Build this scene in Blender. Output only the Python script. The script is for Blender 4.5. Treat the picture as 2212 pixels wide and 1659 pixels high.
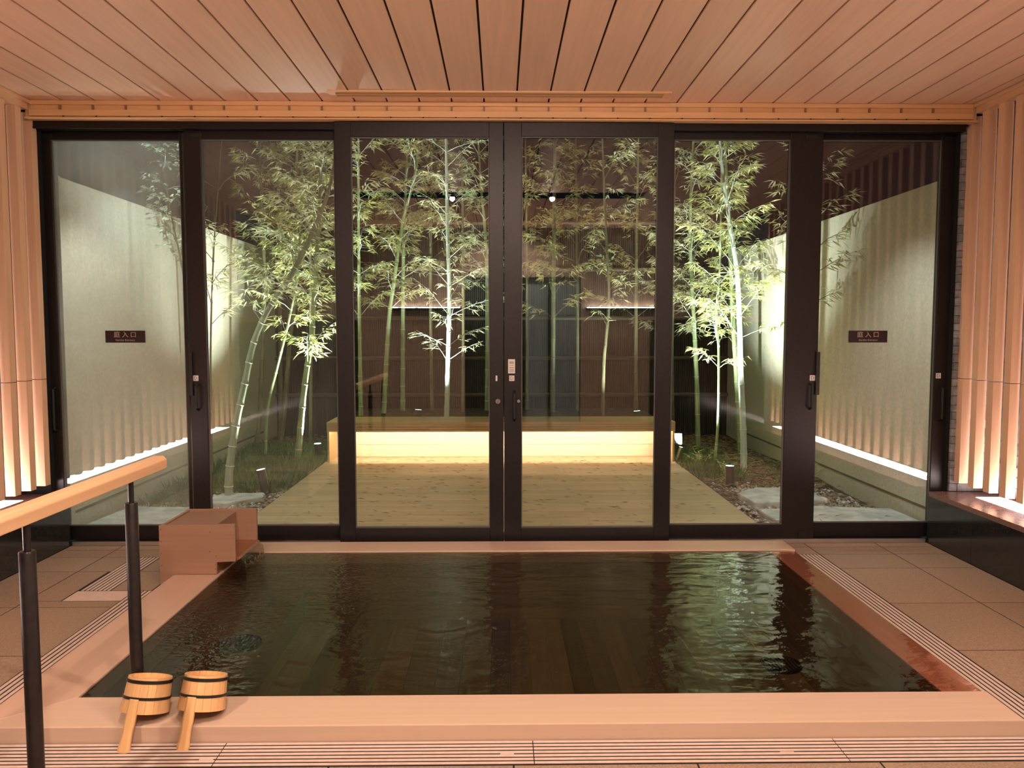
import bpy, bmesh, math, random
from mathutils import Vector, Matrix
for o in list(bpy.data.objects): bpy.data.objects.remove(o, do_unlink=True)
sc = bpy.context.scene
COL = sc.collection
R = math.radians
rnd = random.Random(7)

# ------------------------------------------------------------------ camera, world, exposure
cam = bpy.data.cameras.new('camera'); cam.sensor_width = 36; cam.lens = 1680/2212*36
cam.clip_start = .02; cam.clip_end = 200
camo = bpy.data.objects.new('camera', cam); COL.objects.link(camo)
camo.location = (0, 0, 1.35); camo.rotation_euler = (R(90-3.88), 0, R(-0.85))
sc.camera = camo
w = bpy.data.worlds.new('night_sky'); sc.world = w; w.use_nodes = True
w.node_tree.nodes['Background'].inputs[0].default_value = (.010, .011, .014, 1)
w.node_tree.nodes['Background'].inputs[1].default_value = .4
sc.view_settings.view_transform = 'Standard'; sc.view_settings.look = 'None'
sc.view_settings.exposure = 0.0; sc.view_settings.gamma = 1; sc.view_settings.use_curve_mapping = False

LEDGE_EMIT = 30.0      # luminous panels let into the ledges
ROOM_SPOT = 90.0       # two spotlights in the ceiling slot
ROOM_FILL = 260.0       # added fill downlights behind the camera
GARDEN_SPOT = 640.0
EAVE_SPOT = 190.0
BENCH_EMIT = 120.0
WARM = (1, .77, .60); PINK = (1, .80, .76); COOL = (.90, 1, .93)

def lamp(name, kind, loc, target, energy, color, parent=None, angle=60, blend=.5, radius=.03):
    l = bpy.data.lights.new(name, kind); l.energy = energy; l.color = color
    if kind == 'SPOT': l.spot_size = R(angle); l.spot_blend = blend
    l.shadow_soft_size = radius
    o = bpy.data.objects.new(name, l); COL.objects.link(o)
    o.rotation_euler = (Vector(target)-Vector(loc)).to_track_quat('-Z', 'Y').to_euler()
    if parent: o.parent = parent; o.location = Vector(loc)-WL[parent.name]
    else: o.location = loc
    return o

# ------------------------------------------------------------------ materials
def mat(name, color, rough=.5, metal=0, emit=None, es=0, spec=.5, coat=0):
    m = bpy.data.materials.new(name); m.use_nodes = True
    b = m.node_tree.nodes['Principled BSDF']
    b.inputs['Base Color'].default_value = (*color, 1); b.inputs['Roughness'].default_value = rough
    b.inputs['Metallic'].default_value = metal; b.inputs['Specular IOR Level'].default_value = spec
    b.inputs['Coat Weight'].default_value = coat
    if emit: b.inputs['Emission Color'].default_value = (*emit, 1); b.inputs['Emission Strength'].default_value = es
    return m
def noisy(name, c1, c2, scale=(1, 1, 1), nscale=5, detail=4, rough=.5, bump=0, vary=.0, contrast=(.35, .65), metal=0, spec=.5, coat=0, hue=None, bdist=.002):
    m = mat(name, c1, rough, metal, spec=spec, coat=coat); nt = m.node_tree; N = nt.nodes; L = nt.links; b = N['Principled BSDF']
    tc = N.new('ShaderNodeTexCoord'); mp = N.new('ShaderNodeMapping'); mp.inputs['Scale'].default_value = scale
    oi = N.new('ShaderNodeObjectInfo'); sc_ = N.new('ShaderNodeVectorMath'); sc_.operation = 'SCALE'
    sc_.inputs[0].default_value = (17, 31, 23); L.new(oi.outputs['Random'], sc_.inputs['Scale'])
    L.new(sc_.outputs[0], mp.inputs['Location'])
    L.new(tc.outputs['Object'], mp.inputs['Vector'])
    n = N.new('ShaderNodeTexNoise'); n.inputs['Scale'].default_value = nscale; n.inputs['Detail'].default_value = detail
    L.new(mp.outputs[0], n.inputs['Vector'])
    r = N.new('ShaderNodeValToRGB'); r.color_ramp.elements[0].position = contrast[0]; r.color_ramp.elements[1].position = contrast[1]
    r.color_ramp.elements[0].color = (*c1, 1); r.color_ramp.elements[1].color = (*c2, 1)
    L.new(n.outputs[0], r.inputs[0]); out = r.outputs[0]
    if vary:
        h = N.new('ShaderNodeHueSaturation'); mr = N.new('ShaderNodeMapRange')
        mr.inputs['To Min'].default_value = 1-vary; mr.inputs['To Max'].default_value = 1+vary
        L.new(oi.outputs['Random'], mr.inputs['Value']); L.new(mr.outputs[0], h.inputs['Value']); L.new(out, h.inputs['Color']); out = h.outputs[0]
    L.new(out, b.inputs['Base Color'])
    if bump:
        bp = N.new('ShaderNodeBump'); bp.inputs['Strength'].default_value = bump; bp.inputs['Distance'].default_value = bdist
        L.new(n.outputs[0], bp.inputs['Height']); L.new(bp.outputs[0], b.inputs['Normal'])
    return m
def schlick(nt, f0, nrm=None):
    N = nt.nodes; L = nt.links
    lw = N.new('ShaderNodeLayerWeight'); lw.inputs['Blend'].default_value = .5
    if nrm: L.new(nrm, lw.inputs['Normal'])
    p = N.new('ShaderNodeMath'); p.operation = 'POWER'; p.inputs[1].default_value = 5; L.new(lw.outputs['Facing'], p.inputs[0])
    a = N.new('ShaderNodeMath'); a.operation = 'MULTIPLY_ADD'; a.inputs[1].default_value = 1-f0; a.inputs[2].default_value = f0
    L.new(p.outputs[0], a.inputs[0]); return a.outputs[0]
def glass(name, f0=.085, tint=(.97, .985, .97), haze=0, hazecol=(.8, .85, .8), rough=.0):
    m = bpy.data.materials.new(name); m.use_nodes = True; nt = m.node_tree; N = nt.nodes; L = nt.links
    N.remove(N['Principled BSDF']); out = N['Material Output']
    t = N.new('ShaderNodeBsdfTransparent'); t.inputs[0].default_value = (*tint, 1)
    g = N.new('ShaderNodeBsdfGlossy'); g.inputs['Roughness'].default_value = rough
    mx = N.new('ShaderNodeMixShader'); L.new(schlick(nt, f0), mx.inputs[0]); L.new(t.outputs[0], mx.inputs[1]); L.new(g.outputs[0], mx.inputs[2])
    res = mx.outputs[0]
    if haze:
        d = N.new('ShaderNodeBsdfDiffuse'); d.inputs[0].default_value = (*hazecol, 1)
        tr = N.new('ShaderNodeBsdfTranslucent'); tr.inputs[0].default_value = (*hazecol, 1)
        dm = N.new('ShaderNodeMixShader'); dm.inputs[0].default_value = .6; L.new(d.outputs[0], dm.inputs[1]); L.new(tr.outputs[0], dm.inputs[2])
        tc = N.new('ShaderNodeTexCoord'); n = N.new('ShaderNodeTexNoise'); n.inputs['Scale'].default_value = 1.6; n.inputs['Detail'].default_value = 3
        L.new(tc.outputs['Object'], n.inputs[0]); mr = N.new('ShaderNodeMapRange')
        mr.inputs['From Min'].default_value = .3; mr.inputs['From Max'].default_value = .7
        mr.inputs['To Min'].default_value = haze*.4; mr.inputs['To Max'].default_value = haze*1.3; L.new(n.outputs[0], mr.inputs[0])
        m2 = N.new('ShaderNodeMixShader'); L.new(mr.outputs[0], m2.inputs[0]); L.new(res, m2.inputs[1]); L.new(dm.outputs[0], m2.inputs[2]); res = m2.outputs[0]
    L.new(res, out.inputs['Surface']); return m

X_, Y_, Z_ = (.6, 14, 14), (14, .6, 14), (14, 14, .6)
def wood(name, c, axis, rough=.45, vary=.06, dark=.80, **k):
    c1 = tuple(v*dark for v in c); return noisy(name, c1, c, axis, 3, 5, rough, .15, vary, (.3, .7), **k)
M = {}
CED = (.66, .385, .225)
M['ceiling'] = wood('ceiling_cedar', (.86, .565, .39), Y_, .42, .05, .9, coat=.0)
M['slat'] = wood('slat_cedar', (.82, .51, .33), Z_, .5, .05, .9)
M['trimx'] = wood('trim_cedar_x', (.84, .52, .27), X_, .45, .03, .88)
M['trimy'] = wood('trim_cedar_y', (.80, .50, .30), Y_, .45, .03, .88)
M['rimx'] = wood('cypress_x', (.57, .40, .305), X_, .42, .02, .93)
M['rimy'] = wood('cypress_y', (.54, .36, .27), Y_, .42, .02, .93)
M['rimwet'] = wood('cypress_wet', (.50, .22, .15), Y_, .2, .02, .8)
M['bathwall'] = wood('bath_wall', (.34, .24, .15), X_, .4, .1, .8)
M['bathfloor'] = wood('bath_floor', (.34, .25, .16), Y_, .4, .34, .75)
M['box'] = wood('spout_cedar', (.33, .185, .12), X_, .5, .03, .85)
M['boxwet'] = wood('spout_wet', (.30, .11, .05), X_, .15, .03, .7)
M['rail'] = wood('rail_wood', (.70, .42, .24), Y_, .4, .02, .86)
M['pail'] = wood('pail_wood', (.74, .43, .20), Z_, .45, .10, .82)
M['deck'] = wood('deck_wood', (.47, .34, .20), X_, .5, .10, .72)
M['bench'] = wood('bench_wood', (.55, .36, .17), X_, .5, .05, .8)
M['benchr'] = wood('bench_riser_wood', (.72, .60, .42), X_, .5, .04, .86)
M['frame'] = noisy('door_frame_metal', (.013, .010, .011), (.018, .014, .015), (1, 1, 1), 60, 2, .38, metal=.3)
M['frame_in'] = mat('frame_seal', (.10, .095, .09), .5)
M['black'] = mat('black_plastic', (.008, .008, .008), .4)
M['void'] = mat('dark_recess', (.006, .005, .005), .9)
M['dark'] = mat('dark_gap', (.025, .013, .008), .9)
M['steelpost'] = noisy('post_metal', (.026, .020, .020), (.034, .027, .027), (1, 1, 1), 40, 2, .32, metal=.5)
M['hoop'] = mat('black_hoop', (.012, .011, .011), .35)
M['tile'] = noisy('granite_tile', (.23, .155, .11), (.36, .25, .175), (1, 1, 1), 160, 3, .55, .25, .05, (.35, .65), bdist=.0006)
M['grate'] = noisy('grate_stone', (.56, .42, .37), (.62, .47, .41), (1, 1, 1), 40, 2, .45, 0, .02)
M['stone'] = noisy('black_granite', (.010, .010, .010), (.032, .032, .031), (1, 1, 1), 90, 4, .12, 0, .1, spec=.6)
M['ledgetop'] = noisy('ledge_granite', (.16, .09, .075), (.20, .12, .10), (1, 1, 1), 80, 4, .25, 0, .1)
M['brick'] = noisy('grey_split_brick', (.13, .13, .14), (.27, .27, .29), (1, 1, 1), 18, 5, .8, .8, .25, bdist=.01)
M['brown'] = noisy('brown_wall_stone', (.30, .22, .18), (.44, .34, .28), (1.5, 1, 12), 14, 4, .6, .5, .1, bdist=.004)
M['plaster'] = noisy('cream_plaster', (.56, .53, .42), (.66, .63, .51), (1, 1, 1), 45, 5, .85, .25, .0, bdist=.002)
M['plastergroove'] = mat('wall_groove', (.17, .14, .09), .8)
M['soil'] = noisy('soil', (.035, .022, .014), (.12, .08, .05), (1, 1, 1), 22, 6, .95, 1, 0, bdist=.03)
M['litter'] = noisy('leaf_litter_mat', (.16, .11, .065), (.42, .31, .19), (1, 1, 1), 9, 3, .8)
M['pebble'] = noisy('pebble_mat', (.10, .10, .10), (.62, .61, .58), (1, 1, 1), 30, 2, .6, 0, .0, (.4, .6))
M['flag'] = noisy('flagstone', (.38, .40, .40), (.62, .64, .62), (1, 1, 1), 9, 6, .7, .8, .05, bdist=.01)
M['grass'] = noisy('grass_mat', (.05, .10, .025), (.16, .24, .06), (1, 1, 1), 7, 2, .6)
M['fence'] = noisy('bamboo_fence_mat', (.02, .016, .011), (.05, .038, .025), (8, 8, .5), 8, 3, .7, .2, .2)
M['fencerail'] = noisy('fence_rail_mat', (.07, .055, .035), (.12, .095, .06), (.6, 8, 8), 6, 3, .6)
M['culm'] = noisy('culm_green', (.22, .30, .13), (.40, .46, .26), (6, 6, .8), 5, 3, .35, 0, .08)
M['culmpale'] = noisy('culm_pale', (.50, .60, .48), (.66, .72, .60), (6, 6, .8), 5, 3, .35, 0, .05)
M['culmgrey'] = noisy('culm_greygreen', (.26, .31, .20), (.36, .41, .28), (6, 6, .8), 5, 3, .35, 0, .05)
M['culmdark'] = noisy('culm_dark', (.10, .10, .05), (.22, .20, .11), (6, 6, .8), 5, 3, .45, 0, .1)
M['node'] = mat('culm_node', (.62, .60, .48), .6)
M['white'] = mat('white_label', (.72, .68, .64), .5)
M['ink'] = mat('label_ink', (.10, .10, .11), .6)
M['signtext'] = mat('sign_lettering', (.42, .34, .30), .5)
M['sign'] = mat('sign_plate_dark', (.022, .010, .012), .35)
M['signgrey'] = mat('sign_plate_grey', (.035, .035, .035), .5)
M['chrome'] = mat('chrome', (.75, .73, .70), .2, 1)
M['alu'] = mat('aluminium', (.72, .74, .74), .32, 1)
M['lampbody'] = mat('lamp_body', (.05, .045, .045), .4, .4)
M['ledge_em'] = mat('ledge_panel_glow', (.9, .9, .9), .5, emit=PINK, es=LEDGE_EMIT)
M['bench_em'] = mat('bench_strip_glow', (.9, .9, .9), .5, emit=(1, .89, .70), es=BENCH_EMIT)
M['strip_em'] = mat('wall_strip_glow', (.9, .9, .9), .5, emit=(1, .84, .68), es=150)
M['lens'] = mat('lamp_lens_glow', (.9, .9, .9), .5, emit=(.85, .97, 1), es=14)
M['lenswarm'] = mat('room_lens_glow', (.9, .9, .9), .5, emit=(1, .9, .8), es=40)
M['pane'] = glass('clear_pane')
M['panefog'] = glass('misted_pane', haze=.20)
M['panefog2'] = glass('slightly_misted_pane', haze=.055)
M['bluedoor'] = mat('frosted_blue_door', (.22, .28, .32), .25)
M['clockface'] = mat('clock_face', (.45, .42, .40), .5)
M['lid'] = mat('white_cap', (.75, .77, .75), .5)
def leafmat(name, c1, c2):
    m = noisy(name, c1, c2, (1, 1, 1), 2.2, 2, .45); nt = m.node_tree; N = nt.nodes; L = nt.links; b = N['Principled BSDF']
    t = N.new('ShaderNodeBsdfTranslucent'); s = b.inputs['Base Color'].links[0].from_socket; L.new(s, t.inputs[0])
    mx = N.new('ShaderNodeMixShader'); mx.inputs[0].default_value = .35; L.new(b.outputs[0], mx.inputs[1]); L.new(t.outputs[0], mx.inputs[2])
    L.new(mx.outputs[0], N['Material Output'].inputs[0]); return m
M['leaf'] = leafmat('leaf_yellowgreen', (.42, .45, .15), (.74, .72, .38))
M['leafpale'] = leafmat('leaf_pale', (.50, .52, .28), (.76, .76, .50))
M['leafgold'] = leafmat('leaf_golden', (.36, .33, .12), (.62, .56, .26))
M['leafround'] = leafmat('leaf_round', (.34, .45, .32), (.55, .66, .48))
# water surface
def watermat(name='bath_water', tint=(.31, .275, .20, 1)):
    m = bpy.data.materials.new(name); m.use_nodes = True; nt = m.node_tree; N = nt.nodes; L = nt.links
    N.remove(N['Principled BSDF'])
    tc = N.new('ShaderNodeTexCoord')
    def noise(s, sx, sy, d=2):
        mp = N.new('ShaderNodeMapping'); mp.inputs['Scale'].default_value = (sx, sy, 1); L.new(tc.outputs['Object'], mp.inputs[0])
        n = N.new('ShaderNodeTexNoise'); n.inputs['Scale'].default_value = s; n.inputs['Detail'].default_value = d; L.new(mp.outputs[0], n.inputs[0]); return n.outputs[0]
    a = noise(7, 1, 1.6, 1.5); b = noise(26, 1, 1.5, 2)
    # agitation falls off with distance from the spout (far left corner)
    sx = N.new('ShaderNodeVectorMath'); sx.operation = 'DISTANCE'; sx.inputs[1].default_value = (-1.5, .85, 0); L.new(tc.outputs['Object'], sx.inputs[0])
    mr = N.new('ShaderNodeMapRange'); mr.inputs['From Min'].default_value = .2; mr.inputs['From Max'].default_value = 1.7
    mr.inputs['To Min'].default_value = 1.0; mr.inputs['To Max'].default_value = .12; L.new(sx.outputs['Value'], mr.inputs[0])
    mu = N.new('ShaderNodeMath'); mu.operation = 'MULTIPLY'; L.new(b, mu.inputs[0]); L.new(mr.outputs[0], mu.inputs[1])
    ad = N.new('ShaderNodeMath'); ad.operation = 'MULTIPLY_ADD'; ad.inputs[1].default_value = .55; L.new(a, ad.inputs[0]); L.new(mu.outputs[0], ad.inputs[2])
    bp = N.new('ShaderNodeBump'); bp.inputs['Strength'].default_value = .5; bp.inputs['Distance'].default_value = .028; L.new(ad.outputs[0], bp.inputs['Height'])
    t = N.new('ShaderNodeBsdfTransparent'); t.inputs[0].default_value = tint
    g = N.new('ShaderNodeBsdfGlossy'); g.inputs['Roughness'].default_value = .015; L.new(bp.outputs[0], g.inputs['Normal'])
    mx = N.new('ShaderNodeMixShader'); L.new(schlick(nt, .045), mx.inputs[0]); L.new(t.outputs[0], mx.inputs[1]); L.new(g.outputs[0], mx.inputs[2])
    L.new(mx.outputs[0], N['Material Output'].inputs[0]); return m
M['water'] = watermat(); M['waterthin'] = watermat('water_film', (.72, .62, .55, 1))

# ------------------------------------------------------------------ mesh helpers
WL = {}
class MB:
    def __init__(s): s.v = []; s.f = []
    def box(s, x0, x1, y0, y1, z0, z1):
        n = len(s.v); s.v += [(x, y, z) for z in (z0, z1) for y in (y0, y1) for x in (x0, x1)]
        s.f += [tuple(n+i for i in q) for q in ((0, 2, 3, 1), (4, 5, 7, 6), (0, 1, 5, 4), (2, 6, 7, 3), (0, 4, 6, 2), (1, 3, 7, 5))]; return s
    def prism(s, poly, a0, a1, axis='y'):
        n = len(s.v); k = len(poly)
        for a in (a0, a1):
            for (p, q) in poly: s.v.append({'y': (p, a, q), 'x': (a, p, q), 'z': (p, q, a)}[axis])
        s.f += [tuple(n+i for i in range(k)), tuple(n+k+i for i in reversed(range(k)))]
        s.f += [(n+i, n+k+i, n+k+(i+1) % k, n+(i+1) % k) for i in range(k)]; return s
    def tube(s, pts, rad, n=8, cap=True):
        pts = [Vector(p) for p in pts]; m = len(pts); rad = rad if isinstance(rad, (list, tuple)) else [rad]*m
        st = len(s.v); ref = None
        for i, p in enumerate(pts):
            d = (pts[min(i+1, m-1)]-pts[max(i-1, 0)]).normalized()
            if ref is None: ref = Vector((1, 0, 0)) if abs(d.x) < .8 else Vector((0, 1, 0))
            u = (ref-d*ref.dot(d)).normalized(); ref = u; v = d.cross(u)
            for k in range(n):
                a = 2*math.pi*k/n; s.v.append(tuple(p+(u*math.cos(a)+v*math.sin(a))*rad[i]))
        for i in range(m-1):
            for k in range(n):
                a = st+i*n+k; b = st+i*n+(k+1) % n; s.f.append((a, b, b+n, a+n))
        if cap: s.f += [tuple(st+k for k in reversed(range(n))), tuple(st+(m-1)*n+k for k in range(n))]
        return s
    def lathe(s, prof, n=24, closed=False, c=(0, 0, 0)):
        st = len(s.v); m = len(prof)
        for r, z in prof:
            for k in range(n):
                a = 2*math.pi*k/n; s.v.append((c[0]+r*math.cos(a), c[1]+r*math.sin(a), c[2]+z))
        for i in range(m if closed else m-1):
            j = (i+1) % m
            for k in range(n): s.f.append((st+i*n+k, st+i*n+(k+1) % n, st+j*n+(k+1) % n, st+j*n+k))
        return s
    def leaf(s, p, d, up, L, W):
        d = d.normalized(); side = d.cross(up)
        if side.length < 1e-3: side = Vector((1, 0, 0))
        side.normalize(); n_ = side.cross(d); q = len(s.v)
        s.v += [tuple(p), tuple(p+d*L*.35+side*W-n_*L*.02), tuple(p+d*L*.35-side*W-n_*L*.02), tuple(p+d*L*.4+n_*L*.03), tuple(p+d*L-n_*L*.14)]
        s.f += [(q, q+1, q+3), (q, q+3, q+2), (q+1, q+4, q+3), (q+3, q+4, q+2)]; return s
def newmesh(name, mb, smooth=False):
    me = bpy.data.meshes.new(name); me.from_pydata(mb.v, [], mb.f); me.update()
    if smooth:
        me.polygons.foreach_set('use_smooth', [True]*len(me.polygons))
    return me
def obj(name, mb, m, parent=None, bevel=0, smooth=False, label=None, kind=None, fix=True):
    xs = [v[0] for v in mb.v]; ys = [v[1] for v in mb.v]; zs = [v[2] for v in mb.v]
    c = Vector(((min(xs)+max(xs))/2, (min(ys)+max(ys))/2, min(zs)))
    mb.v = [(v[0]-c.x, v[1]-c.y, v[2]-c.z) for v in mb.v]
    me = newmesh(name, mb, smooth)
    if fix:
        bm = bmesh.new(); bm.from_mesh(me); bmesh.ops.recalc_face_normals(bm, faces=bm.faces); bm.to_mesh(me); bm.free()
    me.materials.append(M[m] if isinstance(m, str) else m)
    if smooth and hasattr(me, 'set_sharp_from_angle'): me.set_sharp_from_angle(angle=R(40))
    o = bpy.data.objects.new(name, me); COL.objects.link(o); WL[o.name] = c
    if parent: o.parent = parent; o.location = c-WL[parent.name]
    else: o.location = c
    if bevel:
        b = o.modifiers.new('bevel', 'BEVEL'); b.width = bevel; b.segments = 2; b.limit_method = 'ANGLE'
    if label: o['label'] = label
    if kind: o['kind'] = kind
    return o
def B(name, x0, x1, y0, y1, z0, z1, m, parent=None, bevel=0, **k): return obj(name, MB().box(x0, x1, y0, y1, z0, z1), m, parent, bevel, **k)
def tag(o, label=None, cat=None, group=None, kind=None):
    if label: o['label'] = label
    if cat: o['category'] = cat
    if group: o['group'] = group
    if kind: o['kind'] = kind
    return o
def thing(name, label, cat, loc, group=None):
    o = bpy.data.objects.new(name, None); COL.objects.link(o); o.location = loc; o.empty_display_size = .05
    WL[o.name] = Vector(loc); return tag(o, label, cat, group)
def text(name, body, size, m, parent, loc, rot=(R(90), 0, 0), extrude=.0004, align='CENTER'):
    cu = bpy.data.curves.new(name, 'FONT'); cu.body = body; cu.size = size; cu.align_x = align; cu.align_y = 'CENTER'; cu.extrude = extrude; cu.resolution_u = 3
    t = bpy.data.objects.new(name+'_src', cu); COL.objects.link(t); dg = bpy.context.evaluated_depsgraph_get()
    me = bpy.data.meshes.new_from_object(t.evaluated_get(dg)); bpy.data.objects.remove(t, do_unlink=True); bpy.data.curves.remove(cu)
    me.materials.clear(); me.materials.append(M[m])
    o = bpy.data.objects.new(name, me); COL.objects.link(o); o.rotation_euler = rot; WL[o.name] = Vector(loc)
    o.parent = parent; o.location = Vector(loc)-WL[parent.name]; return o

# ------------------------------------------------------------------ room dimensions
XL, XR = -2.82, 2.89          # inner planes of the slat screens
YB, YD = -.8, 4.80            # wall behind the camera, garden doors
ZC = 2.72                     # ceiling

# ---- floor with tiles
fl = B('floor', -3.3, 3.4, -.9, 5.05, -.6, -.0013, 'void', kind='structure')
# the bath pit is cut from the slab by rebuilding it as four pieces
fl.data.clear_geometry()
pit = MB()
def shift(mb, c): mb.v = [(v[0]-c.x, v[1]-c.y, v[2]-c.z) for v in mb.v]; return mb
for bx in ((-3.3, -1.745, -.9, 5.05), (1.755, 3.4, -.9, 5.05), (-1.745, 1.755, -.9, 2.485), (-1.745, 1.755, 4.735, 5.05)):
    pit.box(*bx, -.5, -.0013)
shift(pit, WL['floor']); fl.data.from_pydata(pit.v, [], pit.f); fl.data.update()
G = .0030
tiles = []
def tl(x0, x1, y0, y1): tiles.append((x0, x1, y0, y1))
for (y0, y1) in ((4.765, 4.86), (4.61, 4.765), (4.33, 4.61), (3.76, 4.33), (3.185, 3.76), (2.61, 3.185), (2.345, 2.61)):
    tl(1.935, 2.39, y0, y1); tl(2.39, 2.728, y0, y1)
    tl(-2.708, -2.38, y0, y1)
    if y0 in (4.765, 4.61): tl(-2.38, -1.91, y0, y1)
    elif y0 == 4.33: tl(-2.38, -2.192, y0, y1); tl(-2.036, -1.82, y0, y1)
    elif y0 == 3.76: tl(-2.38, -2.205, 3.85, y1); tl(-2.036, -1.82, 4.005, y1); tl(-2.38, -1.906, 3.76, 3.85)
    else: tl(-2.38, -1.906, y0, y1)
for x0, x1 in ((-1.91, -1.2), (-1.2, -.6), (-.6, 0), (0, .6), (.6, 1.2), (1.2, 1.76), (1.76, 1.935)):
    tl(x0, x1, 4.765, 4.86)
tl(1.76, 1.935, 4.61, 4.765); tl(-1.91, -1.75, 4.61, 4.765)
yy = 2.34
while yy > -.7:
    y1 = yy; y0 = max(yy-.575, -.8)
    xx = 1.19-.575*7
    while xx < 2.9:
        x0 = max(xx, -2.83); x1 = min(xx+.575, 2.9)
        if x1-x0 > .03: tl(x0, x1, y0, y1)
        xx += .575
    yy -= .575
for x0, x1, y0, y1 in tiles:
    B('tile', x0+G, x1-G, y0+G, y1-G, -.0012, 0, 'tile', fl, bevel=.0004)

# ---- drain grates (each bar is a part)
def grate(label, x0, x1, y0, y1, along, n, joints=(), slot=.0078):
    g = thing('floor_drain_grate', label, 'drain grate', ((x0+x1)/2, (y0+y1)/2, -.02), None)
    B('channel', x0, x1, y0, y1, -.0013, -.0011, 'void', g)
    lo, hi = (y0, y1) if along == 'x' else (x0, x1); a0, a1 = (x0, x1) if along == 'x' else (y0, y1)
    cuts = [a0, *joints, a1]; p = (hi-lo+slot)/n
    for i in range(n):
        q0 = lo+i*p; q1 = q0+p-slot
        for j in range(len(cuts)-1):
            s0, s1 = cuts[j]+.0015, cuts[j+1]-.0015
            if along == 'x': B('grate_bar', s0, s1, q0, q1, -.0010, 0.0008, 'grate', g, bevel=.0003)
            else: B('grate_bar', q0, q1, s0, s1, -.0010, 0.0008, 'grate', g, bevel=.0003)
    return g
gf = grate('long slotted pale grate running along the front foot of the bath', -1.9, 1.93, 2.347, 2.482, 'x', 7, (-.9, .105, 1.10))
for (tx, ty) in ((-.93, 2.385), (.02, 2.405), (.92, 2.40), (1.16, 2.392)):
    B('lift_tab', tx-.022, tx+.022, ty-.004, ty+.004, -.004, .0012, 'grate', gf)
grate('slotted grate running along the right side of the bath', 1.765, 1.928, 2.487, 4.605, 'y', 8, (3.5,))
grate('slotted grate along the left side of the bath', -1.903, -1.75, 2.487, 4.0, 'y', 7, (3.3,))
gs = grate('short slotted grate on the left floor, behind the spout box', -2.188, -2.04, 4.005, 4.605, 'y', 7)
B('cover_plate', -2.2, -1.91, 3.853, 4.0, -.0012, 0, 'grate', gs, bevel=.001)

# ---- ceiling boards
ce = B('ceiling', -3.3, 3.4, -.9, 5.0, ZC+.12, ZC+.20, 'dark', kind='structure')
ce2 = MB()
for bx in ((-3.3, 3.4, -.9, 1.5, ZC+.012, ZC+.03), (-3.3, 3.4, 1.84, 5.0, ZC+.012, ZC+.03), (-3.3, -1.45, 1.5, 1.84, ZC+.012, ZC+.03), (1.45, 3.4, 1.5, 1.84, ZC+.012, ZC+.03)): ce2.box(*bx)
obj('board_backing', ce2, 'dark', ce)
pb = .193; g2 = .0052
for k in range(-15, 16):
    x0 = (k-.5)*pb; x1 = x0+pb
    x0 = max(x0, XL-.03); x1 = min(x1, XR+.03)
    if x1-x0 < .02: continue
    segs = [(YB, 1.5), (1.84, 4.775)] if abs(k) <= 7 else [(YB, 4.775)]
    for s0, s1 in segs:
        B('ceiling_board', x0+g2, x1-g2, s0, s1, ZC, ZC+.012, 'ceiling', ce, bevel=.0015)
# dark slot in the ceiling
slot = thing('ceiling_light_slot', 'long black recessed slot in the ceiling holding two spotlights', 'ceiling slot', (0, 1.67, ZC))
tr = MB(); tr.box(-1.45, 1.45, 1.5, 1.505, ZC, ZC+.11); tr.box(-1.45, 1.45, 1.835, 1.84, ZC, ZC+.11); tr.box(-1.45, -1.445, 1.505, 1.835, ZC, ZC+.11); tr.box(1.445, 1.45, 1.505, 1.835, ZC, ZC+.11); tr.box(-1.45, 1.45, 1.5, 1.84, ZC+.11, ZC+.118)
obj('slot_lining', tr, 'black', slot)
for x, tx, l in ((-.49, -.75, 'left'), (.53, .35, 'right')):
    t = thing('ceiling_spotlight', 'small round spotlight in the black ceiling slot, the %s one of two' % l, 'spotlight', (x, 1.60, ZC))
    obj('lamp_housing', MB().lathe([(.02, .04), (.035, .03), (.036, -.03), (.030, -.03), (.028, .02)], 20, c=(x, 1.60, ZC+.02)), 'lampbody', t, smooth=True)
    obj('lens', MB().lathe([(.0005, 0), (.029, 0)], 20, c=(x, 1.60, ZC-.004)), 'lenswarm', t)
    lamp('spot_beam', 'SPOT', (x, 1.60, ZC-.02), (tx, 2.6, 0), ROOM_SPOT, WARM, t, 168, .4, .025)
# air diffuser
ad = thing('air_diffuser', 'long thin linear air diffuser let into the cedar ceiling by the doors', 'air vent', (0, 4.6, ZC))
for y0, y1 in ((4.545, 4.568), (4.636, 4.658)): B('diffuser_rail', -.985, .985, y0, y1, ZC-.009, ZC, 'trimx', ad)
B('diffuser_rail', -.945, .945, 4.592, 4.612, ZC-.008, ZC, 'trimx', ad)
for x in (-.985, .945): B('diffuser_end', x, x+.04, 4.568, 4.636, ZC-.009, ZC, 'trimx', ad)
B('slot_back', -.945, .945, 4.568, 4.592, ZC-.001, ZC, 'void', ad); B('slot_back', -.945, .945, 4.612, 4.636, ZC-.001, ZC, 'void', ad)
# fill downlights added behind the camera to brighten the room, no fittings seen
for i, (x, y, l) in enumerate(((-1.77, .9, 'ceiling downlight over the left washing bay'), (1.86, .9, 'ceiling downlight over the right washing bay'), (.06, -.3, 'ceiling downlight in front of the dark opening at the back'))):
    t = thing('added_downlight', 'small added fill lamp, a flush '+l, 'downlight', (x, y, ZC))
    obj('trim_ring', MB().lathe([(.030, 0), (.042, -.004), (.045, 0)], 20, c=(x, y, ZC-.001)), 'black', t)
    obj('lens', MB().lathe([(.0005, 0), (.030, 0)], 20, c=(x, y, ZC-.003)), 'lenswarm', t)
    lamp('downlight_beam', 'SPOT', (x, y, ZC-.01), (x, y+.1, 0), ROOM_FILL*(.9 if y < 0 else 1), WARM, t, 165, .6, .03)

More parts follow.
